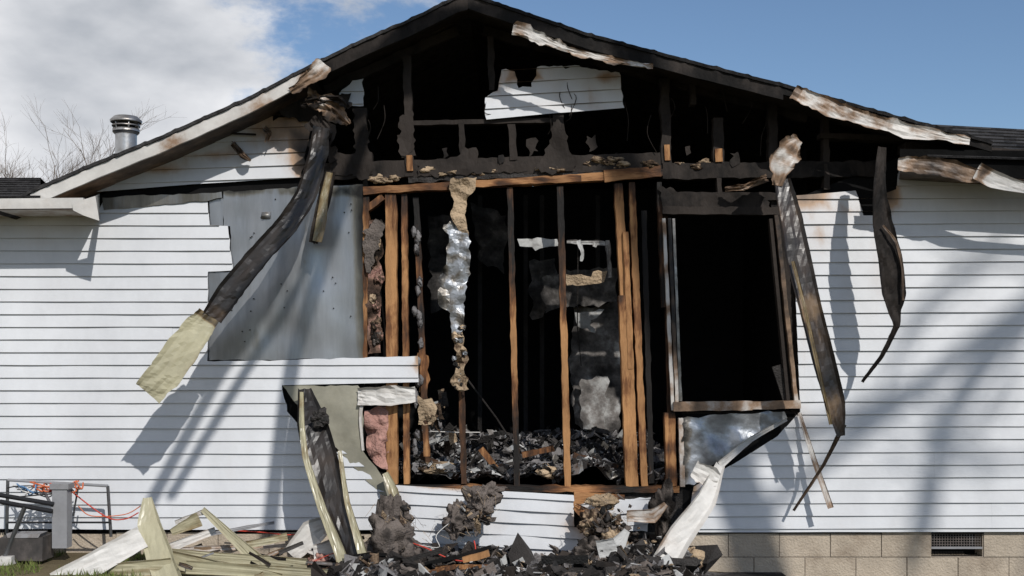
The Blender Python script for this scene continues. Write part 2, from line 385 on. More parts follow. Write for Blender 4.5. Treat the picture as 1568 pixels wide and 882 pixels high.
rag([(540,165),(560,170),(562,220),(572,250),(565,275),(540,270),(545,220)],-.01)
rag([(612,180),(632,170),(635,225),(622,240),(610,232)],-.01)
rag([(415,165),(470,140),(500,150),(540,145),(520,190),(480,190),(440,182)],-.05,so=.3)
rag([(1010,285),(1060,300),(1120,296),(1175,300),(1180,320),(1100,325),(1015,325)],-.01,so=.3)
rag([(555,355),(575,335),(590,345),(580,375),(568,420),(560,410)],-.01,'fur',.3)
for _ in range(14):
    x=U(500,1200); y=U(205,262); w=U(4,10); rag([(x-w,y-w),(x+w*.6,y-w*1.3),(x+w,y+w),(x-w*.5,y+w*1.9)],U(-.02,.03),'charf',U(.1,.5))
for _ in range(16):
    x=U(520,1200); y0_=U(120,200); tube(mb,cr([(x,y0_,.0),(x+U(-8,8),y0_+U(10,30),-.03),(x+U(-12,12),y0_+U(30,60),-.01)],4),.003,'charf',.2,ns=4)
mb.obj('burnt_sheathing_remains',house)

mb=MB()
for _ in range(60):
    seg=random.choice([(575,618,272,5),(885,1012,250,6),(890,1005,246,5),(820,880,256,4),(1030,1110,250,3),(640,800,262,2)])
    p=P(U(seg[0],seg[1]),seg[2]+U(-3,5)); r=U(.012,.04)
    lump(mb,(p.x,.02+U(-.02,.04),p.z),(r*1.6,r,r*.7),'insul',U(.05,.6),nu=14,nv=9,amp=.6)
mb.obj('attic_insulation',house,True)

mb=MB()
sheet(mb,rough([(558,340),(578,335),(584,370),(582,540),(562,542),(558,480)],7,4),.05,'pink',lambda x,y:.6-.25*sm(430,540,y)+.7*nz(x*.05,y*.03),crump=.05,freq=9,cell=5)
sheet(mb,rough([(558,628),(594,622),(594,720),(575,712),(560,690)],7,3),.02,'pink',lambda x,y:.12+.3*nz(x*.05,y*.03),crump=.07,freq=9,cell=5)
for _ in range(20):
    p=P(U(562,584),U(345,535)); lump(mb,(p.x,.05,p.z),(.024,.024,.04),random.choice(['pink','insul','fur']),U(.3,.9),nu=14,nv=9,amp=.6)
for _ in range(26):
    p=P(U(632,644),U(310,700)); lump(mb,(p.x,.06,p.z),(.02,.03,.04),'ash',U(-.2,.5),nu=10,nv=7)
mb.obj('wall_insulation',house,True)

mb=MB()
sheet(mb,rough([(690,276),(730,272),(728,292),(716,304),(712,330),(718,362),(700,350),(690,330),(696,310),(688,290)],5,2),-.05,'insul',lambda x,y:-.05,crump=.05,freq=9,cell=5)
sheet(mb,rough([(680,345),(706,330),(716,350),(721,392),(716,430),(712,470),(708,508),(692,510),(690,480),(674,470),(671,430),(684,400),(688,372)],5,3),-.04,'foilc',lambda x,y:.3+.5*math.exp(-((x-675)/8)**2)+.4*nz(x*.07,y*.07),crump=.045,freq=6,cell=5)
sheet(mb,rough([(692,508),(708,506),(716,540),(713,575),(718,596),(706,600),(690,585),(700,550)],5,3),-.04,'insul',lambda x,y:.25+.5*nz(x*.08,y*.08),crump=.09,freq=12,cell=4)
for _ in range(18):
    p=P(U(694,714),U(500,595)); lump(mb,(p.x,-.04,p.z),(.02,.02,.02),random.choice(['foilc','char','insul']),U(0,.6),nu=9,nv=6)
mb.obj('melted_sheathing_strip',house)

# ---------------------------------------------------------------- window
mb=MB()
beam(mb,(1016,335),(1030,628),5,-.03,.0,'trim',lambda t:.2+.25*math.sin(t*30),rag=.004)
beam(mb,(1024,335),(1036,625),5,-.045,.02,'trim',lambda t:.8-.5*sm(.5,1,t),rag=.004)
beam(mb,(1031,335),(1042,614),4,-.02,.06,'metal',.5,rag=.003)
beam(mb,(1188,330),(1219,622),6,-.03,.02,'trim',lambda t:.8-.4*t,rag=.004)
beam(mb,(1180,335),(1207,616),5,-.01,.06,'charf',.1)
beam(mb,(1014,322),(1192,324),12,-.03,.04,'charf',.0,rag=.008)
beam(mb,(1030,622),(1150,621),14,-.055,.03,'trim',lambda t:.5-.1*t+.1*math.sin(t*25),rag=.004)
beam(mb,(1148,621),(1224,619),12,-.05,.03,'trim',lambda t:.45,rag=.004)
beam(mb,(1042,640),(1045,745),7,-.02,.03,'trim',.35,rag=.006)
beam(mb,(1190,560),(1207,612),14,.02,.05,'char',.0)
mb.obj('window_frame',house)
mb=MB()
sheet(mb,[(1180,300),(1228,300),(1228,634),(1214,634),(1206,600),(1186,332)],.04,'charf',.3,cell=20)
sheet(mb,[(1046,630),(1228,630),(1228,820),(1046,820)],.045,'charf',.2,cell=30)
mb.obj('window_surround_wall',house)

# ---------------------------------------------------------------- interior
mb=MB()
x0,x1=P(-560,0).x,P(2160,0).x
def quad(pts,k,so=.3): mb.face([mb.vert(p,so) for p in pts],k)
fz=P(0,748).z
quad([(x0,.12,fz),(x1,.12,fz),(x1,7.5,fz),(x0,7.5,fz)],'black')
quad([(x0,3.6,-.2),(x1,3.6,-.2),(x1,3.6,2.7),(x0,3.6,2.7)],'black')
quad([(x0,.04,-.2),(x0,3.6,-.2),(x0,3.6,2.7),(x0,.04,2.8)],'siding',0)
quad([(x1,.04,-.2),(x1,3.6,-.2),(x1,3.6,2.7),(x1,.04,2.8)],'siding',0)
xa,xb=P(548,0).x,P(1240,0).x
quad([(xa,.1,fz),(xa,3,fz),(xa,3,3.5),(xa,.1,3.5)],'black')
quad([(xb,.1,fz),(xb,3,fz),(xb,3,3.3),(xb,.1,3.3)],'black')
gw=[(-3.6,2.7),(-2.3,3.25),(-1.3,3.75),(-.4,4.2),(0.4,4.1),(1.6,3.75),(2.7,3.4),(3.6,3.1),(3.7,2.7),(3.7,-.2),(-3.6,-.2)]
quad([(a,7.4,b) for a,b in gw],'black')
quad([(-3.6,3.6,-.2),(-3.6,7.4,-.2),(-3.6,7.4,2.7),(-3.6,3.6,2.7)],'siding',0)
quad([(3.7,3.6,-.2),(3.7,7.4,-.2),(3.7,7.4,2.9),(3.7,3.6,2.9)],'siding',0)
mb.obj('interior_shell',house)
mb=MB()
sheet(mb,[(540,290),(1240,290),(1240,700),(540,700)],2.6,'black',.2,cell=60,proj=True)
def isheet(poly,y,k,so,cr_=.03,amp=4): sheet(mb,rough(poly,7,amp),y,k,so,crump=cr_,cell=9,proj=True,freq=5)
isheet([(878,470),(948,462),(952,600),(948,690),(900,684),(880,640),(872,560)],1.5,'drywall',lambda x,y:.50+.3*nz(x*.03,y*.02))
isheet([(830,425),(860,415),(945,410),(945,462),(880,470),(835,480)],1.3,'drywall',.55)
isheet([(890,580),(930,576),(925,650),(935,690),(900,682),(888,640)],1.4,'drywall',.42,.01)
isheet([(880,478),(925,474),(905,490),(912,510),(885,500)],1.1,'drywall',.3,.01)
isheet([(720,310),(775,330),(772,420),(735,400)],1.9,'drywall',.65)
isheet([(655,330),(700,330),(690,470),(660,480)],1.2,'drywall',.75)
isheet([(810,400),(850,395),(850,470),(815,490)],1.8,'drywall',.6)
for x in(735,805,830,915):
    a=P(x,300,2.2);b=P(x,700,2.2); box(mb,((a.x+b.x)/2,2.2,(a.z+b.z)/2),(.02,.045,(a.z-b.z)/2),'char',.0)
mb.obj('interior_partition',house)
mb=MB()
isheet([(792,366),(830,364),(853,366),(856,376),(820,384),(815,378),(796,377)],.25,'drywall',lambda x,y:.2+.4*nz(x*.1,y*.1),.03,3)
ribbon(mb,[(868,370,.25,7),(930,372,.25,6)],'drywall',.35,rag=.008); ribbon(mb,[(930,368,.25,7),(934,425,.25,8)],'drywall',.4,rag=.01)
isheet([(866,420),(905,424),(908,416),(930,415),(925,432),(900,436),(868,437)],.24,'insul',.05,.02,2)
ribbon(mb,[(886,368,.2,7),(892,384,.2,6),(890,400,.2,3)],'drywall',.1,rag=.01); ribbon(mb,[(912,372,.2,9),(910,378,.2,6)],'drywall',.3)
isheet([(640,605),(660,610),(670,625),(660,650),(640,650)],.05,'insul',.15,.05)
isheet([(640,540),(656,545),(655,610),(642,600)],.08,'wood',.4,.02)
for _ in range(14):
    x=U(640,690);y=U(590,690); isheet([(x,y),(x+U(3,14),y-3),(x+U(6,14),y+U(10,30)),(x+2,y+20)],U(.1,.4),random.choice(['drywall','insul','char']),U(.2,.7),.03,2)
tube(mb,[(700,560,.5),(760,640,.8),(792,690,.9)],.008,'char')
tube(mb,[(650,660,.3),(700,662,.3),(735,662,.4)],.004,'whitep')
tube(mb,[(885,372,.3),(884,500,.6),(890,560,.7)],.005,'char')
mb.obj('hanging_drywall_remains',house)

mb=MB()
nx,ny=70,24; g=[]
for i in range(nx+1):
    row=[]
    for j in range(ny+1):
        x=P(590,0).x+(P(1046,0).x-P(590,0).x)*i/nx; y=.13+2.2*j/ny
        h=fz+.05+.16*sm(0,10,j)+.22*abs(nz(x*2.2,y*2.2))+.08*nz(x*7,y*7)+.05*nz(x*17,y*17)-.02
        row.append(mb.vert((x,y,h),.45+.5*nz(x*5,y*5,3)))
    g.append(row)
for i in range(nx):
    for j in range(ny): mb.face([g[i][j],g[i+1][j],g[i+1][j+1],g[i][j+1]],'ash')
def fin():
    x=U(P(600,0).x,P(1020,0).x); y=.1+1.6*R()**1.5
    return (x,y,fz+.05+.2*sm(.1,1,y)+.22*abs(nz(x*2.2,y*2.2))+U(0,.05))
shards(mb,2600,fin,[('ash',.1),('ash',-.4),('ash',.4),('char',0),('char',.3),('foilc',.4),('drywall',.2),('char',.1),('ash',-.4)],.005,.042)
for a,b in(((640,700),(700,735)),((880,700),(950,720)),((735,690),(770,735)),((800,700),(850,690))):
    beam(mb,a,b,9,.2,.26,'wood',U(.4,.7),rag=.01)
lump(mb,tuple(P(838,722,.15)),(.07,.06,.05),'insul',.0)
lump(mb,tuple(P(665,715,.2)),(.16,.1,.05),'insul',.3)
lump(mb,tuple(P(657,632,.08)),(.05,.04,.09),'insul',.25)
mb.obj('interior_ash_debris',house)

# ---------------------------------------------------------------- roof
Lr=[(-10,322),(45,291),(150,246),(250,206),(380,148),(480,96),(560,57),(630,27),(700,-8),(716,-12)]
Rr=[(716,-12),(740,-4),(900,50),(1050,90),(1200,128),(1350,170),(1500,210),(1520,216)]
def roofsheet(line,y0,y1,th,k,so):
    T=[P(*p,y0) for p in line]; rw=[]
    den=[]
    for a,b in zip(T[:-1],T[1:]):
        n=max(1,int((b-a).length/.03))
        for i in range(n): den.append(a.lerp(b,i/n))
    den.append(T[-1])
    for i,p in enumerate(den):
        j=.010*nz(i*.35,3)+.009*(i%8<1)+.006*nz(i*1.7,9)
        s=so(p.x)
        rw.append([mb.vert((p.x,y0+j,p.z+j),s),mb.vert((p.x,y0+j,p.z-th+j*.5),s),mb.vert((p.x,y1,p.z-th),s),mb.vert((p.x,y1,p.z),s)])
    for a,b in zip(rw[:-1],rw[1:]):
        for q in range(4): mb.face([a[q],a[(q+1)%4],b[(q+1)%4],b[q]],k)
    mb.face(rw[0],k); mb.face(rw[-1],k)
mb=MB()
roofsheet(Lr,-.40,7.5,.025,'shingle',lambda x:.3); roofsheet(Rr,-.40,7.5,.025,'shingle',lambda x:.5)
mb.obj('shingle_roof',house)
mb=MB()
def soffit(line,off,k,so,y0=-.36,y1=.06):
    T=[(P(p[0],p[1],-.40),p) for p in line]; r=[]
    for w,p in T: r.append((mb.vert((w.x,y0,w.z-off),so(p[0])),mb.vert((w.x,y1,w.z-off),so(p[0]))))
    for a,b in zip(r[:-1],r[1:]): mb.face([a[0],b[0],b[1],a[1]],k)
soffit(Lr[1:6],.11,'trim',lambda x:.45+.0008*x); soffit(Lr[5:],.05,'charf',lambda x:.3); soffit(Rr,.06,'charf',lambda x:.3)
def rake(line,w,y0,y1,k,so,drop):
    Q=[(p[0],p[1]) for p in line]; prev=None
    for a,b in zip(Q[:-1],Q[1:]):
        A=P(a[0],a[1],-.40);B=P(b[0],b[1],-.40)
        n=max(1,int((B-A).length/.04))
        for i in range(n+1):
            p=A.lerp(B,i/n); px=a[0]+(b[0]-a[0])*i/n; s=so(px)
            e=.006*nz(p.x*7,1)*(1+4*(s>.5))
            c_=[mb.vert((p.x,y0,p.z-drop),s),mb.vert((p.x,y0+.3*e,p.z-drop-w+e),s+.1),mb.vert((p.x,y1,p.z-drop-w+e),s),mb.vert((p.x,y1,p.z-drop),s)]
            if prev:
                for q in range(4): mb.face([prev[q],prev[(q+1)%4],c_[(q+1)%4],c_[q]],k)
            prev=c_
rake(Lr[1:6],.095,-.385,-.36,'trim',lambda x:.02+.28*math.exp(-((x-270)/35)**2)+.36*math.exp(-((x-390)/35)**2)+.5*sm(425,475,x)+.14*nz(x*.03,2),.027)
rake(Lr[5:],.10,-.385,-.345,'charf',lambda x:.25+.25*nz(x*.03,1),.027)
rake(Rr[:5],.09,-.385,-.345,'charf',lambda x:.4+.2*nz(x*.03,1),.027)
rake(Rr[4:],.05,-.385,-.35,'charf',lambda x:.4,.027)
mb.obj('rake_boards',house)
mb=MB()
ribbon(mb,[(785,45,-.42,22),(800,48,-.42,20),(830,60,-.43,19),(860,73,-.42,12),(880,79,-.42,11),(930,91,-.43,9),(975,99,-.42,8),(1000,101,-.42,10)],'trim',lambda t:.27+.5*nz(t*6,3)+.25*(t>.9),crump=.010,rag=.02)
ribbon(mb,[(1215,140,-.40,18),(1235,150,-.42,26),(1290,172,-.41,26),(1330,185,-.41,20),(1385,199,-.42,22),(1485,216,-.42,9)],'trim',lambda t:.40-.12*t+.2*(t<.12)+.25*nz(t*7,3),crump=.008,rag=.012)
ribbon(mb,[(498,98,-.41,22),(485,112,-.43,24),(470,122,-.42,18),(445,140,-.40,10)],'trim',lambda t:.3+.3*t,crump=.015,rag=.02)
ribbon(mb,[(1375,250,-.42,18),(1400,252,-.42,24),(1440,256,-.42,26),(1480,266,-.42,26),(1500,272,-.42,18)],'trim',lambda t:.33+.35*math.exp(-((t-.55)/.3)**2)+.25*nz(t*6,9),crump=.008,rag=.012)
ribbon(mb,[(1495,262,-.43,26),(1520,275,-.43,26),(1570,288,-.43,16),(1700,298,-.43,16),(2200,310,-.43,16)],'trim',lambda t:.12+.5*math.exp(-((t-.10)/.08)**2),crump=.006)
mb.obj('gable_trim_remains',house)

# wings
mb=MB()
def wing(xa,xb,pe,pr,pe2=None,pr2=None,ydep=1.6):
    pe2=pe2 or pe; pr2=pr2 or pr
    a=P(xa,pe,-.42);b=P(xb,pe2,-.42);c_=P(xb,pr2,ydep);d=P(xa,pr,ydep); n=40; nr=9
    up=Vector((0,0,.012))
    for r_ in range(nr):
        t0=r_/nr;t1=(r_+1)/nr
        A=a.lerp(d,t0);B=b.lerp(c_,t0);C=b.lerp(c_,t1);D=a.lerp(d,t1)
        for s in range(n):
            u0=s/n;u1=(s+1)/n
            q=[A.lerp(B,u0)+up,A.lerp(B,u1)+up,D.lerp(C,u1),D.lerp(C,u0)]
            so=.1+.4*R(); mb.face([mb.vert(x,so) for x in q],'shingle')
            lo=[A.lerp(B,u0)-up*.2,A.lerp(B,u1)-up*.2,A.lerp(B,u1)+up,A.lerp(B,u0)+up]
            mb.face([mb.vert(x,.5) for x in lo],'shingle')
    bk=[d,c_,Vector((c_.x,3.8,2.75)),Vector((d.x,3.8,2.75))]
    mb.face([mb.vert(x,.3) for x in bk],'shingle')
wing(-620,62,302,272); wing(1420,2200,240,190,pe2=262,pr2=232)
mb.obj('wing_roofs',house)
mb=MB()
beam(mb,(-620,318),(128,311),15,-.46,-.43,'trim',lambda t:.1+.15*nz(t*30,1),yp=-.45)
zb=P(0,326,-.45).z; zb2=P(0,320,-.45).z
mb.face([mb.vert((P(-620,0,-.4).x,-.44,zb),.3),mb.vert((P(128,0,-.4).x,-.44,zb2),.3),mb.vert((P(150,0).x,.02,zb2),.35),mb.vert((P(-620,0).x,.02,zb),.35)],'trim')
sheet(mb,[(110,311),(146,300),(152,338),(128,330),(112,322)],-.47,'trim',.15,cell=12,proj=True)
mb.face([mb.vert(P(146,300,-.47),.2),mb.vert((P(152,0).x,.01,P(0,296).z),.2),mb.vert((P(152,0).x,.01,P(0,340).z),.3),mb.vert(P(152,338,-.47),.2)],'trim')
mb.face([mb.vert(P(1378,262,-.40),.7),mb.vert(P(2200,316,-.40),.2),mb.vert((P(2200,0).x,.02,P(0,316,-.4).z),.2),mb.vert((P(1378,0).x,.02,P(0,262,-.4).z),.7)],'trim')
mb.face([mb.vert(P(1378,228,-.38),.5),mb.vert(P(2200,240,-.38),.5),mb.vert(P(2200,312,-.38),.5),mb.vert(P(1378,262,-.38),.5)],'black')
mb.obj('eave_soffits',house)

# ---------------------------------------------------------------- hanging strips
mb=MB()
ribbon(mb,[(492,195,-.38,24,.2),(486,240,-.40,28,.3),(468,300,-.44,30,.2),(440,345,-.5,32,0),(395,395,-.56,34,-.2),(352,448,-.6,36,-.1),(325,486,-.62,30,.2)],'trimb',lambda t:.72-.2*(t>.93)-.2*nz(t*9,1),crump=.010,k2='charf',rag=.006)
ribbon(mb,[(320,482,-.62,32,.1),(298,512,-.64,46,-.1),(255,570,-.66,48,0),(226,602,-.66,42,.2)],'trimtan',lambda t:.05+.5*(t<.12)+.2*nz(t*5,1),fold=.08,crump=.014,rag=.01)
mb.obj('hanging_fascia_strip',house)
mb=MB()
ribbon(mb,[(505,262,-.15,18),(498,300,-.18,20),(488,340,-.2,18),(480,372,-.2,14)],'charf',.1,crump=.02)
ribbon(mb,[(505,264,-.2,10),(497,300,-.22,12),(492,340,-.24,16),(486,370,-.24,14)],'trimtan',lambda t:.4,crump=.01)
mb.obj('short_hanging_trim',house)
mb=MB()
ribbon(mb,[(466,596,-.10,20,.5),(478,650,-.3,44,.3),(492,700,-.42,48,.1),(510,770,-.55,46,0),(540,850,-.65,44,0),(560,910,-.7,42,0)],'trimb',lambda t:.68+.15*nz(t*6,5),crump=.012)
ribbon(mb,[(462,600,-.13,6,.2),(462,650,-.36,8,.3),(468,700,-.48,9,.1),(492,775,-.62,12,0),(522,850,-.72,16,0),(535,910,-.76,18,0)],'trimtan',lambda t:.2+.3*nz(t*7,1),crump=.01)
ribbon(mb,[(520,690,-.50,6,.2),(532,770,-.6,8,0),(556,850,-.7,14,0),(568,910,-.7,16,0)],'trimtan',lambda t:.3+.2*nz(t*7,4),crump=.01)
lump(mb,tuple(P(490,640,-.34)),(.06,.04,.06),'char',.3,amp=.6)
mb.obj('curled_fascia_strip',house)
mb=MB()
ribbon(mb,[(1196,275,-.38,26,.2),(1208,330,-.42,36,.3),(1222,400,-.46,38,.1),(1240,470,-.5,32,-.1),(1262,560,-.52,34,.1),(1278,620,-.52,30,.2),(1287,668,-.5,12,.2)],'trimb',lambda t:.62-.35*math.exp(-((t-.5)/.05)**2)-.15*math.exp(-((t-.85)/.08)**2)+.25*nz(t*9,1),crump=.009,k2='charf')
ribbon(mb,[(1224,214,-.40,14,.3),(1210,228,-.42,38,.2),(1196,250,-.42,38,0),(1190,284,-.4,10,0)],'trim',lambda t:.38+.3*nz(t*5,2),crump=.014,rag=.02)
ribbon(mb,[(1214,400,-.50,5),(1232,470,-.54,5),(1252,560,-.56,6),(1272,650,-.54,5)],'trimtan',.5)
mb.obj('hanging_rake_strip',house)
mb=MB()
ribbon(mb,[(1350,225,-.36,14,.2),(1345,290,-.38,22,.3),(1350,345,-.4,32,.2),(1362,400,-.42,36,.0),(1367,450,-.42,36,.1),(1368,478,-.42,22,.3),(1372,500,-.42,10,.3),(1350,545,-.35,7,.2),(1320,585,-.25,5,.2)],'charf',.35,crump=.014)
ribbon(mb,[(1352,345,-.43,4),(1372,370,-.45,5),(1382,410,-.45,4),(1383,460,-.45,4)],'trim',.65)
mb.obj('hanging_soffit_strip',house)
mb=MB()
ribbon(mb,[(1224,632,-.04,5),(1245,700,-.12,8),(1272,778,-.2,9)],'trim',.35)
ribbon(mb,[(1292,650,-.45,8),(1262,710,-.3,5),(1215,782,-.12,4)],'trim',.68)
mb.obj('loose_window_trim',house)
mb=MB()
ribbon(mb,[(1205,642,-.08,5,.3),(1150,672,-.2,9,.3),(1102,712,-.4,12,.1)],'trim',.2)
ribbon(mb,[(1102,712,-.4,14,.1),(1080,765,-.6,30,.1),(1040,820,-.75,36,0),(1000,890,-.9,38,0)],'trim',lambda t:.12+.2*nz(t*6,2),crump=.008,fold=.2)
ribbon(mb,[(1062,718,-.5,26,.1),(1082,728,-.5,34,0),(1100,735,-.5,18,0)],'trim',.12,crump=.015,rag=.015)
mb.obj('bent_white_trim',house)
mb=MB()
ribbon(mb,[(470,150,-.3,18),(500,158,-.33,26),(520,175,-.3,22),(535,190,-.3,8)],'trim',lambda t:.5+.3*nz(t*5,1),crump=.05,rag=.03)
ribbon(mb,[(460,160,-.3,10),(520,150,-.35,9),(535,165,-.35,8)],'charf',.0,crump=.05,rag=.03)
ribbon(mb,[(480,180,-.3,30),(500,205,-.33,24),(490,240,-.3,20)],'charf',.0,crump=.06,rag=.03)
ribbon(mb,[(405,196,-.05,8),(412,205,-.1,10),(410,216,-.06,4)],'trim',.45,crump=.06); ribbon(mb,[(355,218,-.05,8),(372,238,-.1,10),(384,246,-.08,4)],'trim',.5,crump=.06)
ribbon(mb,[(348,204,-.04,3),(392,206,-.04,3)],'charf',.0)
ribbon(mb,[(1110,290,-.1,8),(1140,286,-.15,8),(1175,272,-.1,12)],'trim',.55,crump=.04,rag=.01)
mb.obj('melted_corner_trim',house)

# ---------------------------------------------------------------- foundation
mb=MB()
for row in range(3):
    z1=.275-row*.2; z0=z1-.192
    x=-5.5+(.2 if row%2 else 0)
    while x<8:
        a=x;b=x+.392
        pa=a*196+784;pb=b*196+784; so_=U(.0,.35)+(.5 if 560<pa<1000 else 0)
        segs=[(a,b)]
        if row==0 and pb>1428 and pa<1507:
            segs=[]
            if pa<1424: segs.append((a,(1428-784)/196))
            if pb>1511: segs.append(((1507-784)/196,b))
        for a_,b_ in segs: box(mb,((a_+b_)/2,.12+U(-.003,.003),(z0+z1)/2),((b_-a_)/2,.09,(z1-z0)/2),'block',so_)
        x+=.4
xl=(1428-784)/196; xr=(1507-784)/196
for pts in([(-5.6,.037,-.4),(xl,.037,-.4),(xl,.037,.28),(-5.6,.037,.28)],[(xr,.037,-.4),(8,.037,-.4),(8,.037,.28),(xr,.037,.28)],[(xl,.037,-.4),(xr,.037,-.4),(xr,.037,.085),(xl,.037,.085)]):
    mb.face([mb.vert(p,.3) for p in pts],'mortar')
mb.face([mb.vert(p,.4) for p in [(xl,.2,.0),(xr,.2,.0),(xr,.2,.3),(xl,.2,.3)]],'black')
mb.obj('block_foundation',house)
mb=MB()
for i in range(19):
    x=1430+i*4.2; beam(mb,(x,814),(x,839),1.0,.05,.055,'grey',.5,n=1)
for i in range(7):
    y=815+i*4; beam(mb,(1429,y),(1506,y),1.0,.046,.05,'grey',.5,n=1)
beam(mb,(1428,840),(1507,840),3,.03,.06,'grey',.2,n=1)
for i in range(8):
    beam(mb,(-4+i*3,797),(-4+i*3,819),1.2,.02,.026,'char',.0,n=1)
mb.obj('foundation_vent',house)

mb=MB()
def ring(cx,cy,z0,z1,r0,r1,k,so=.1,n=24,cap=False):
    a=[mb.vert((cx+r0*math.cos(6.2832*i/n),cy+r0*math.sin(6.2832*i/n),z0),so) for i in range(n)]
    b=[mb.vert((cx+r1*math.cos(6.2832*i/n),cy+r1*math.sin(6.2832*i/n),z1),so) for i in range(n)]
    for i in range(n): mb.face([a[i],a[(i+1)%n],b[(i+1)%n],b[i]],k)
    if cap: mb.face(b,k)
cy=2.0; q=P(193,190,cy); s=(9+cy)/F
zz=lambda py: CZ+(556-py)*s
ring(q.x,cy,zz(250),zz(202),16*s,16*s,'metal',.3); ring(q.x,cy,zz(202),zz(198),20*s,20*s,'metal',.4,cap=True)
ring(q.x,cy,zz(198),zz(188),13*s,13*s,'char'); ring(q.x,cy,zz(188),zz(185),23*s,24*s,'metal',.4,cap=True)
ring(q.x,cy,zz(194),zz(192),21*s,21*s,'metal',.5,cap=True)
ring(q.x,cy,zz(185),zz(179),24*s,18*s,'metal',.4,cap=True); ring(q.x,cy,zz(206),zz(203),17*s,20*s,'metal')
for i in range(6):
    a=i*1.047; box(mb,(q.x+19*s*math.cos(a),cy+19*s*math.sin(a),zz(193)),(.006,.006,7*s),'metal')
mb.obj('chimney_vent_pipe',house,True)

# ---------------------------------------------------------------- ground
mb=MB()
def gz(x,y):
    near=math.exp(-((y+.5)/4)**2)
    return -0.01+0.13*sm(-1.5,-3.3,x)*near+.02*nz(x*1.3,y*1.3)*near-.07*sm(1,2.5,x)*near
xs=[-300,-120,-50,-20,-10]+[-8+i*.2 for i in range(81)]+[10,20,50,120,300]
ys=[-200,-80,-30,-15,-10]+[-8+i*.2 for i in range(46)]+[3,10,30,100,400,900]
g=[[mb.vert((x,y,gz(x,y)),.35+.3*nz(x*.8,y*.8)) for y in ys] for x in xs]
for i in range(len(xs)-1):
    for j in range(len(ys)-1): mb.face([g[i][j],g[i+1][j],g[i+1][j+1],g[i][j+1]],'ground')
mb.obj('ground',None,True)
mb=MB()
for _ in range(12000):
    x=U(-5,-2.6) if R()<.85 else U(1.8,5); y=-.02-2.2*R(); z=gz(x,y)
    if nz(x*2,y*2,5)<-.15 : continue
    h=U(.015,.07)*(.6 if x>0 else 1); a=U(0,6.28); dx=math.cos(a)*.004;dy=math.sin(a)*.004; l=U(-.03,.03); l2=U(-.03,.03); so=U(-.2,.8)
    mb.face([mb.vert((x-dx,y-dy,z),so),mb.vert((x+dx,y+dy,z),so),mb.vert((x+l,y+l2,z+h),so)],'grass')
mb.obj('grass')

# ---------------------------------------------------------------- exterior debris heap
mb=MB()
nx,ny=110,46; g=[]
def hh(x,y):
    a=sm(-1.6,-.95,x)*(1-sm(1.15,1.6,x)); b=sm(-2.2,-.9,y)
    bumps=.09*math.exp(-((x+.95)/.3)**2)+.12*math.exp(-((x-.95)/.35)**2)
    return max(-.04,a*b*(.07+.09*abs(nz(x*1.9,y*1.9))+.07*nz(x*4,y*4,2)+.05*nz(x*11,y*11)+.03*nz(x*23,y*23)+bumps)+ .03*a*sm(-.7,-.1,y)-.03)
for i in range(nx+1):
    row=[]
    for j in range(ny+1):
        x=-2+4.1*i/nx; y=-2.4+2.38*j/ny
        row.append(mb.vert((x,y,hh(x,y)),.6+.5*nz(x*3,y*3,3)))
    g.append(row)
for i in range(nx):
    for j in range(ny): mb.face([g[i][j],g[i+1][j],g[i+1][j+1],g[i][j+1]],'ash')
def fo_():
    x=U(-1.4,1.4); y=-.03-1.7*R(); return (x,y,hh(x,y)+U(0,.03))
shards(mb,4000,fo_,[('ash',.1),('ash',-.3),('ash',.5),('char',0),('char',.3),('char',.1),('insul',.3),('drywall',.1),('fur',.2),('fur',0)],.005,.045)
shards(mb,90,fo_,[('char',0),('char',.2),('charf',0)],.05,.11,.35)
for _ in range(16):
    x=U(560,1000);y=U(858,885);d=U(-.9,-.4);l=U(40,90);a=U(-.35,.35)
    beam(mb,(x,y),(x+l,y+l*a),U(5,11),d,d+.04,random.choice(['charf','char','wood']),U(.2,.9),rag=.008,yp=d)
mb.obj('charred_debris_pile')
mb=MB()
def fur_(px,py,y,rx,rz,so=.2,k='fur'):
    p=P(px,py,y); lump(mb,tuple(p),(rx/196,.8*(rx+rz)/2/196,rz/196),k,so,amp=.5,freq=2.2,nu=60,nv=40,fine=.35)
fur_(600,826,-.5,32,44,.1); fur_(582,862,-.55,30,30,.25); fur_(628,858,-.55,20,26,.3); fur_(736,768,-.22,24,24,.0); fur_(704,796,-.25,20,22,.2); fur_(750,752,-.2,18,10,.1); fur_(612,790,-.4,14,16,.2)
fur_(650,872,-.4,36,14,.4); fur_(925,768,-.2,20,11,.0,'insul'); fur_(912,800,-.3,22,18,.45,'insul'); fur_(955,860,-.4,30,18,.3,'insul'); fur_(940,825,-.35,18,18,.2,'insul')
fur_(1014,782,-.2,17,34,.6,'fur'); fur_(1052,858,-.35,20,20,.25,'insul'); fur_(985,866,-.5,26,17,.1,'insul'); fur_(800,878,-.4,30,10,.4,'fur'); fur_(870,874,-.4,30,12,.4,'fur'); fur_(496,862,-.5,20,12,.3,'pink'); fur_(905,845,-.4,22,18,.5,'fur')
for _ in range(120):
    c0=random.choice([(600,820,-.5,26,42),(725,778,-.22,22,26),(930,805,-.3,34,44),(1000,850,-.35,46,26)])
    p=P(c0[0]+random.gauss(0,.45)*c0[3],c0[1]+random.gauss(0,.45)*c0[4],c0[2]-.06+U(-.05,.05)); r=U(.008,.028)
    lump(mb,tuple(p),(r*U(.7,1.8),r,r*U(.5,1.2)),random.choice(['fur','fur','insul','char']),U(0,.6),nu=12,nv=8,amp=.5)
mb.obj('burnt_insulation_clumps',None,True)
mb=MB()
def fc():
    c0=random.choice([(600,830,-.5,28,44),(725,790,-.22,24,20),(930,815,-.3,36,46),(1000,845,-.35,50,30)])
    return tuple(P(c0[0]+random.gauss(0,.5)*c0[3],c0[1]+random.gauss(0,.5)*c0[4],c0[2]-.10+U(-.04,.06)))
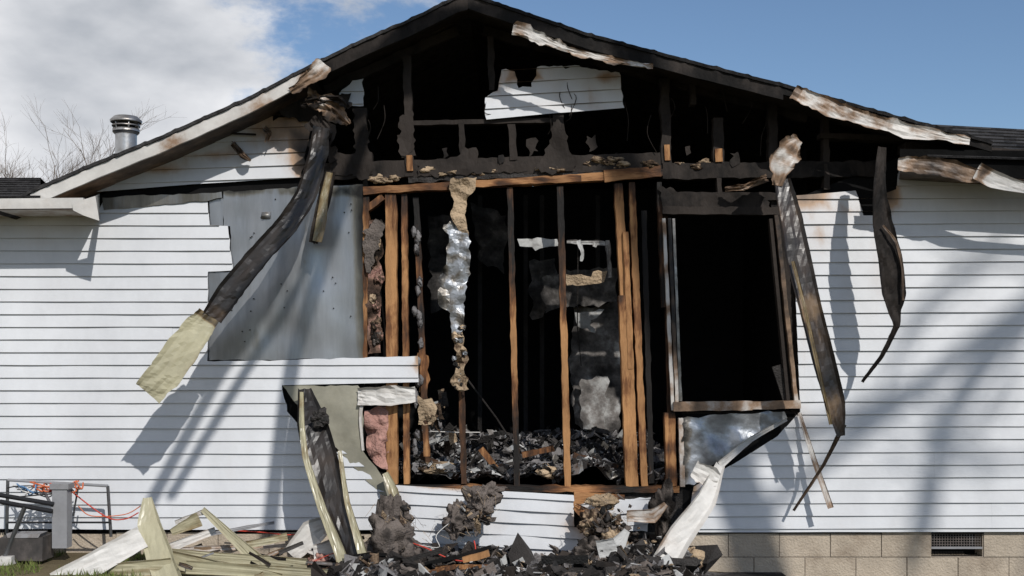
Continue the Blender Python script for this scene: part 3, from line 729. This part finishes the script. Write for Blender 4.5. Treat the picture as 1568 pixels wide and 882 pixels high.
shards(mb,130,fc,[('char',.1),('charf',0),('fur',.2),('insul',.3),('char',.3),('drywall',.3)],.005,.028,.3)
for _ in range(150):
    c0=random.choice([(600,820,-.5,36,50),(730,775,-.22,32,34),(930,800,-.3,36,40),(690,830,-.3,60,30)])
    x,y=c0[0]+U(-1,1)*c0[3],c0[1]+U(-1,1)*c0[4]; d=c0[2]-.1
    tube(mb,cr([(x,y,d),(x+U(-8,8),y+U(-8,10),d-.02),(x+U(-14,14),y+U(-5,18),d-.03)],3),.0013,random.choice(['fur','insul','fur']),.2,ns=3)
mb.obj('charred_chunks')

def panel(paths,name='fallen_siding_panel'):
    mb=MB()
    for a in paths: ribbon(mb,a[0],a[1],a[2],fold=a[3] if len(a)>3 else .1,crump=.006,rag=.004,stiff=1,n=6,thick=.012)
    mb.obj(name)
panel([([(85,895,-.95,34),(150,860,-.85,34),(218,822,-.7,32)],'trim',.1,.05)])
panel([([(226,762,-.5,12,.2),(228,800,-.6,32,.1),(245,850,-.75,38,0),(264,905,-.9,40,0)],'trimtan',lambda t:.12)])
panel([([(262,815,-.4,10),(305,795,-.42,22)],'trimtan',.3,.05),([(268,800,-.35,6),(315,783,-.4,8)],'trim',.2)])
panel([([(310,780,-.4,8),(405,868,-.65,20)],'trimtan',lambda t:.2)])
panel([([(240,846,-.6,14),(470,864,-.65,16)],'trimtan',.25),([(285,868,-.8,18),(600,886,-.8,16)],'trimtan',.2)])
panel([([(262,856,-.75,24),(430,892,-.8,26)],'trimtan',.25)])
panel([([(446,850,-.45,26),(478,815,-.45,38),(505,800,-.4,20)],'trim',.18,.1)])
panel([([(480,845,-.5,20),(524,840,-.5,38)],'trim',.12,.1)])
panel([([(165,876,-.8,22),(262,866,-.8,22)],'trimtan',.25)])
panel([([(420,833,-.3,6),(250,846,-.5,12)],'trim',.35)])
panel([([(330,812,-.35,10),(262,838,-.5,14)],'trim',.25),([(420,800,-.12,4),(300,822,-.3,7)],'grey',.2)])
panel([([(360,838,-.5,12),(440,822,-.45,10)],'trimtan',.3)])
panel([([(590,724,-.12,8),(602,752,-.18,14),(612,778,-.2,10)],'trimtan',.25)],'torn_trim_scrap')
panel([([(915,842,-.5,26),(945,835,-.5,24),(960,812,-.45,10)],'drywall',.15,.1),([(960,790,-.4,16),(1000,790,-.4,20),(1020,772,-.4,8)],'trim',.4,.1)],'drywall_scrap')
panel([([(880,775,-.15,10),(900,790,-.2,20),(935,800,-.2,10)],'wood',.45,.05)],'broken_board')
mb=MB()
for _ in range(44):
    x=U(260,540);y=U(838,882); l=U(12,60);d=U(-.9,-.3);a=U(-.6,.6)
    ribbon(mb,[(x,y,d,U(2,7)),(x+l*.5,y+l*.5*a+U(-2,2),d,U(3,8)),(x+l,y+l*a,d,U(2,6))],random.choice(['trim','trimtan','charf','charf','grey','trimb']),U(.2,.7),crump=.006,stiff=1,n=4)
mb.obj('scattered_trim_scraps')
mb=MB()
def wire(pts,k,r=.005): tube(mb,cr(pts,6),r,k,.1)
wire([(618,828,-.5),(650,838,-.6),(690,856,-.6),(722,858,-.55),(728,842,-.5),(726,828,-.45)],'red')
wire([(350,812,-.1),(400,815,-.1),(440,819,-.1),(468,816,-.1)],'red')
wire([(640,834,-.55),(672,838,-.55),(668,820,-.5),(690,800,-.3),(712,790,-.3)],'whitep',.003)
wire([(480,860,-.7),(520,845,-.6),(560,850,-.6)],'red',.003)
mb.obj('electrical_wire',None,True)

# ---------------------------------------------------------------- metal work table on the left
tbl=empty('metal_work_table')
mb=MB()
t=lambda pts,r=.012,k='grey',so=.1: tube(mb,pts,r,k,so)
Y=-.25;Y2=-.55
t([(12,735,Y),(165,744,Y)]); t([(12,735,Y),(10,830,Y)]); t([(165,744,Y),(170,822,Y)])
t([(0,758,Y2),(82,772,Y2)],.018,'blackp'); t([(0,768,Y2),(80,783,Y2)],.018,'blackp')
t([(38,776,Y2),(4,862,Y2)],.017); t([(80,776,Y2),(64,746,Y)],.012)
t([(12,800,Y),(168,800,Y)],.008,'blackp'); t([(120,745,Y),(112,790,Y)],.007)
mb.obj('frame',tbl,True)
mb=MB()
a=P(95,745,-.4);b=P(95,838,-.4); box(mb,((a.x+b.x)/2,-.4,(a.z+b.z)/2),(.055,.05,(a.z-b.z)/2),'grey',.0)
box(mb,tuple(P(95,748,-.4)+Vector((0,0,.02))),(.07,.06,.02),'grey',.3)
mb.obj('post_leg',tbl)
mb=MB()
p=P(40,838,-.45); box(mb,tuple(p),(.16,.1,.085),'grey',.6,j=.05); box(mb,(p.x+.02,p.y-.03,p.z+.1),(.12,.07,.015),'grey',.3,j=.1)
box(mb,tuple(P(12,857,-.55)),(.05,.06,.03),'whitep',.3,j=.1)
mb.obj('base_block',tbl)
mb=MB()
def tangle(k,n,x0_,x1_,yy,r):
    for _ in range(n):
        pts=[(U(x0_,x1_),yy+U(-6,12),-.3+U(-.12,.1)) for _ in range(5)]; pts.sort(); tube(mb,cr(pts,5),r,k,.1,ns=5)
tangle('orange',5,40,128,742,.006); tangle('red',2,50,130,742,.006); tangle('blue',3,20,60,746,.006); tangle('whitep',4,20,110,748,.005); tangle('blackp',3,10,120,750,.005)
tube(mb,cr([(100,745,-.3),(160,790,-.3),(190,795,-.3),(212,785,-.3)],6),.005,'red'); tube(mb,cr([(215,775,-.3),(190,788,-.3),(140,790,-.3),(120,775,-.3)],6),.004,'orange')
mb.obj('cables',tbl,True)

# ---------------------------------------------------------------- bare trees
def twig(mb,p,d,L,r,depth,k='bark'):
    q=p+d*L; m_=p.lerp(q,.5)+Vector((U(-1,1),U(-1,1),U(-1,1)))*L*.06
    tube(mb,[p,m_,q],lambda t:r*(1-.4*t),k,.2,ns=3 if depth<3 else 6,world=True)
    if depth==0: return
    for _ in range(3 if depth>1 else 4):
        nd=(d+Vector((U(-.8,.8),U(-.8,.8),U(-.3,.6)))).normalized()
        twig(mb,p.lerp(q,U(.45,1)),nd,L*U(.55,.8),r*.55,depth-1,k)
for (px,top) in((12,225),(62,205),(110,225),(-60,200),(158,210)):
    mb=MB(); y=22
    b_=P(px,300,y); b_.z=0; L=P(px,top,y).z*.44
    twig(mb,b_,Vector((U(-.05,.05),0,1)),L,.09,6)
    mb.obj('added_shadow_branches')
SD=Vector((.2,-.4,.36)).normalized()
mb=MB(); TT=21.0
def sh(px,py,t_=TT): return P(px,py)+SD*t_
crown=sh(1760,420); base=Vector((crown.x+1.5,crown.y-1,0))
tube(mb,[base,base.lerp(crown,.5)+Vector((.2,0,0)),crown],lambda t:.36-.16*t,'bark',world=True,ns=10)
for pts,r in [([(1760,420),(1620,440),(1520,540),(1450,650),(1400,860)],.13),([(1620,440),(1500,520),(1400,600),(1300,680),(1200,760),(1120,860)],.08),
   ([(1620,440),(1540,400),(1440,440),(1380,520),(1340,640)],.035),([(1400,600),(1280,650),(1180,680),(1100,720)],.08),([(1760,420),(1660,540),(1620,700),(1600,800)],.05)]:
    tube(mb,[sh(a,b,TT+.6*nz(a*.01,b*.01)) for a,b in cr(pts,5)],lambda t,r=r:r*(1-.35*t),'bark',world=True)
    for _ in range(2):
        i=random.randrange(1,len(pts)); a,b=pts[i]
        twig(mb,sh(a,b),Vector((U(-1,.4),U(-.5,.5),U(-1,.5))).normalized(),U(.5,1.0),.03,2)
mb.obj('added_shadow_branches')
mb=MB()  # unseen branches added to cast the slanted bands on the left wall
for pts,r in [([(520,200),(400,480),(345,560),(228,775)],.055),([(560,200),(450,450),(388,550),(262,760)],.045),([(560,200),(470,480),(440,600),(410,830)],.06)]:
    tube(mb,[sh(a,b,6.4) for a,b in cr(pts,5)],lambda t,r=r:r,'bark',world=True)
tube(mb,[sh(520,200,6.4),sh(600,130,6.9),sh(900,100,9),Vector((6.5,-9,8)),Vector((6.8,-9.3,0))],lambda t:.05+.15*t,'bark',world=True)
mb.obj('added_shadow_branches')

# ---------------------------------------------------------------- light, sky, camera
sc=bpy.context.scene
w=bpy.data.worlds.new('World'); sc.world=w; w.use_nodes=True
nt=w.node_tree;N=nt.nodes;L=nt.links; bg=N['Background']
elev=math.asin(SD.z); rot=math.atan2(SD.x,SD.y)
sky=N.new('ShaderNodeTexSky'); sky.sky_type='NISHITA'; sky.sun_disc=False; sky.sun_elevation=elev; sky.sun_rotation=rot; sky.air_density=1.0; sky.dust_density=.3; sky.ozone_density=4
tc=N.new('ShaderNodeTexCoord'); sep=N.new('ShaderNodeSeparateXYZ'); L.new(tc.outputs['Generated'],sep.inputs[0])
def mth(op,a,b=None,c=None):
    n=N.new('ShaderNodeMath'); n.operation=op
    for i,v in enumerate((a,b,c)):
        if v is None: continue
        if isinstance(v,(int,float)): n.inputs[i].default_value=v
        else: L.new(v,n.inputs[i])
    return n.outputs[0]
n1=N.new('ShaderNodeTexNoise'); n1.inputs['Scale'].default_value=5.5; n1.inputs['Detail'].default_value=9; n1.inputs['Roughness'].default_value=.6
mp=N.new('ShaderNodeMapping'); mp.inputs['Scale'].default_value=(1,1,2.0); mp.inputs['Location'].default_value=(.3,.2,.1); L.new(tc.outputs['Generated'],mp.inputs[0]); L.new(mp.outputs[0],n1.inputs['Vector'])
g1=mth('MULTIPLY_ADD',sep.outputs['X'],-3.6,-.42)
cl=mth('ADD',g1,mth('MULTIPLY',mth('SUBTRACT',n1.outputs['Fac'],.5),3.9))
mr=N.new('ShaderNodeMapRange'); mr.interpolation_type='SMOOTHSTEP'; mr.inputs[1].default_value=-.15; mr.inputs[2].default_value=.45; L.new(cl,mr.inputs[0])
n2=N.new('ShaderNodeTexNoise'); n2.inputs['Scale'].default_value=5; n2.inputs['Detail'].default_value=7; L.new(mp.outputs[0],n2.inputs['Vector'])
ccr=N.new('ShaderNodeValToRGB'); ccr.color_ramp.elements[0].position=.33; ccr.color_ramp.elements[0].color=(4.4,4.7,5.2,1); ccr.color_ramp.elements[1].position=.55; ccr.color_ramp.elements[1].color=(8.4,8.5,8.8,1)
L.new(n2.outputs['Fac'],ccr.inputs[0])
mx=N.new('ShaderNodeMix'); mx.data_type='RGBA'; L.new(mr.outputs[0],mx.inputs['Factor']); L.new(sky.outputs[0],mx.inputs['A']); L.new(ccr.outputs[0],mx.inputs['B'])
L.new(mx.outputs['Result'],bg.inputs[0]); bg.inputs[1].default_value=.10
sl=bpy.data.lights.new('sun','SUN'); sl.energy=3.8; sl.angle=math.radians(.55); sl.color=(1,.965,.91)
so_=bpy.data.objects.new('sun',sl); sc.collection.objects.link(so_); so_.rotation_euler=(-SD).to_track_quat('-Z','Y').to_euler()
cam=bpy.data.cameras.new('camera'); co=bpy.data.objects.new('camera',cam); sc.collection.objects.link(co)
co.location=(0,-CY,CZ); co.rotation_euler=(math.radians(90),0,0)
cam.sensor_width=36; cam.lens=36*F/1568; cam.shift_y=(556-441)/1568; cam.clip_end=2000
sc.camera=co
sc.view_settings.view_transform='Standard'; sc.view_settings.look='None'; sc.view_settings.exposure=0
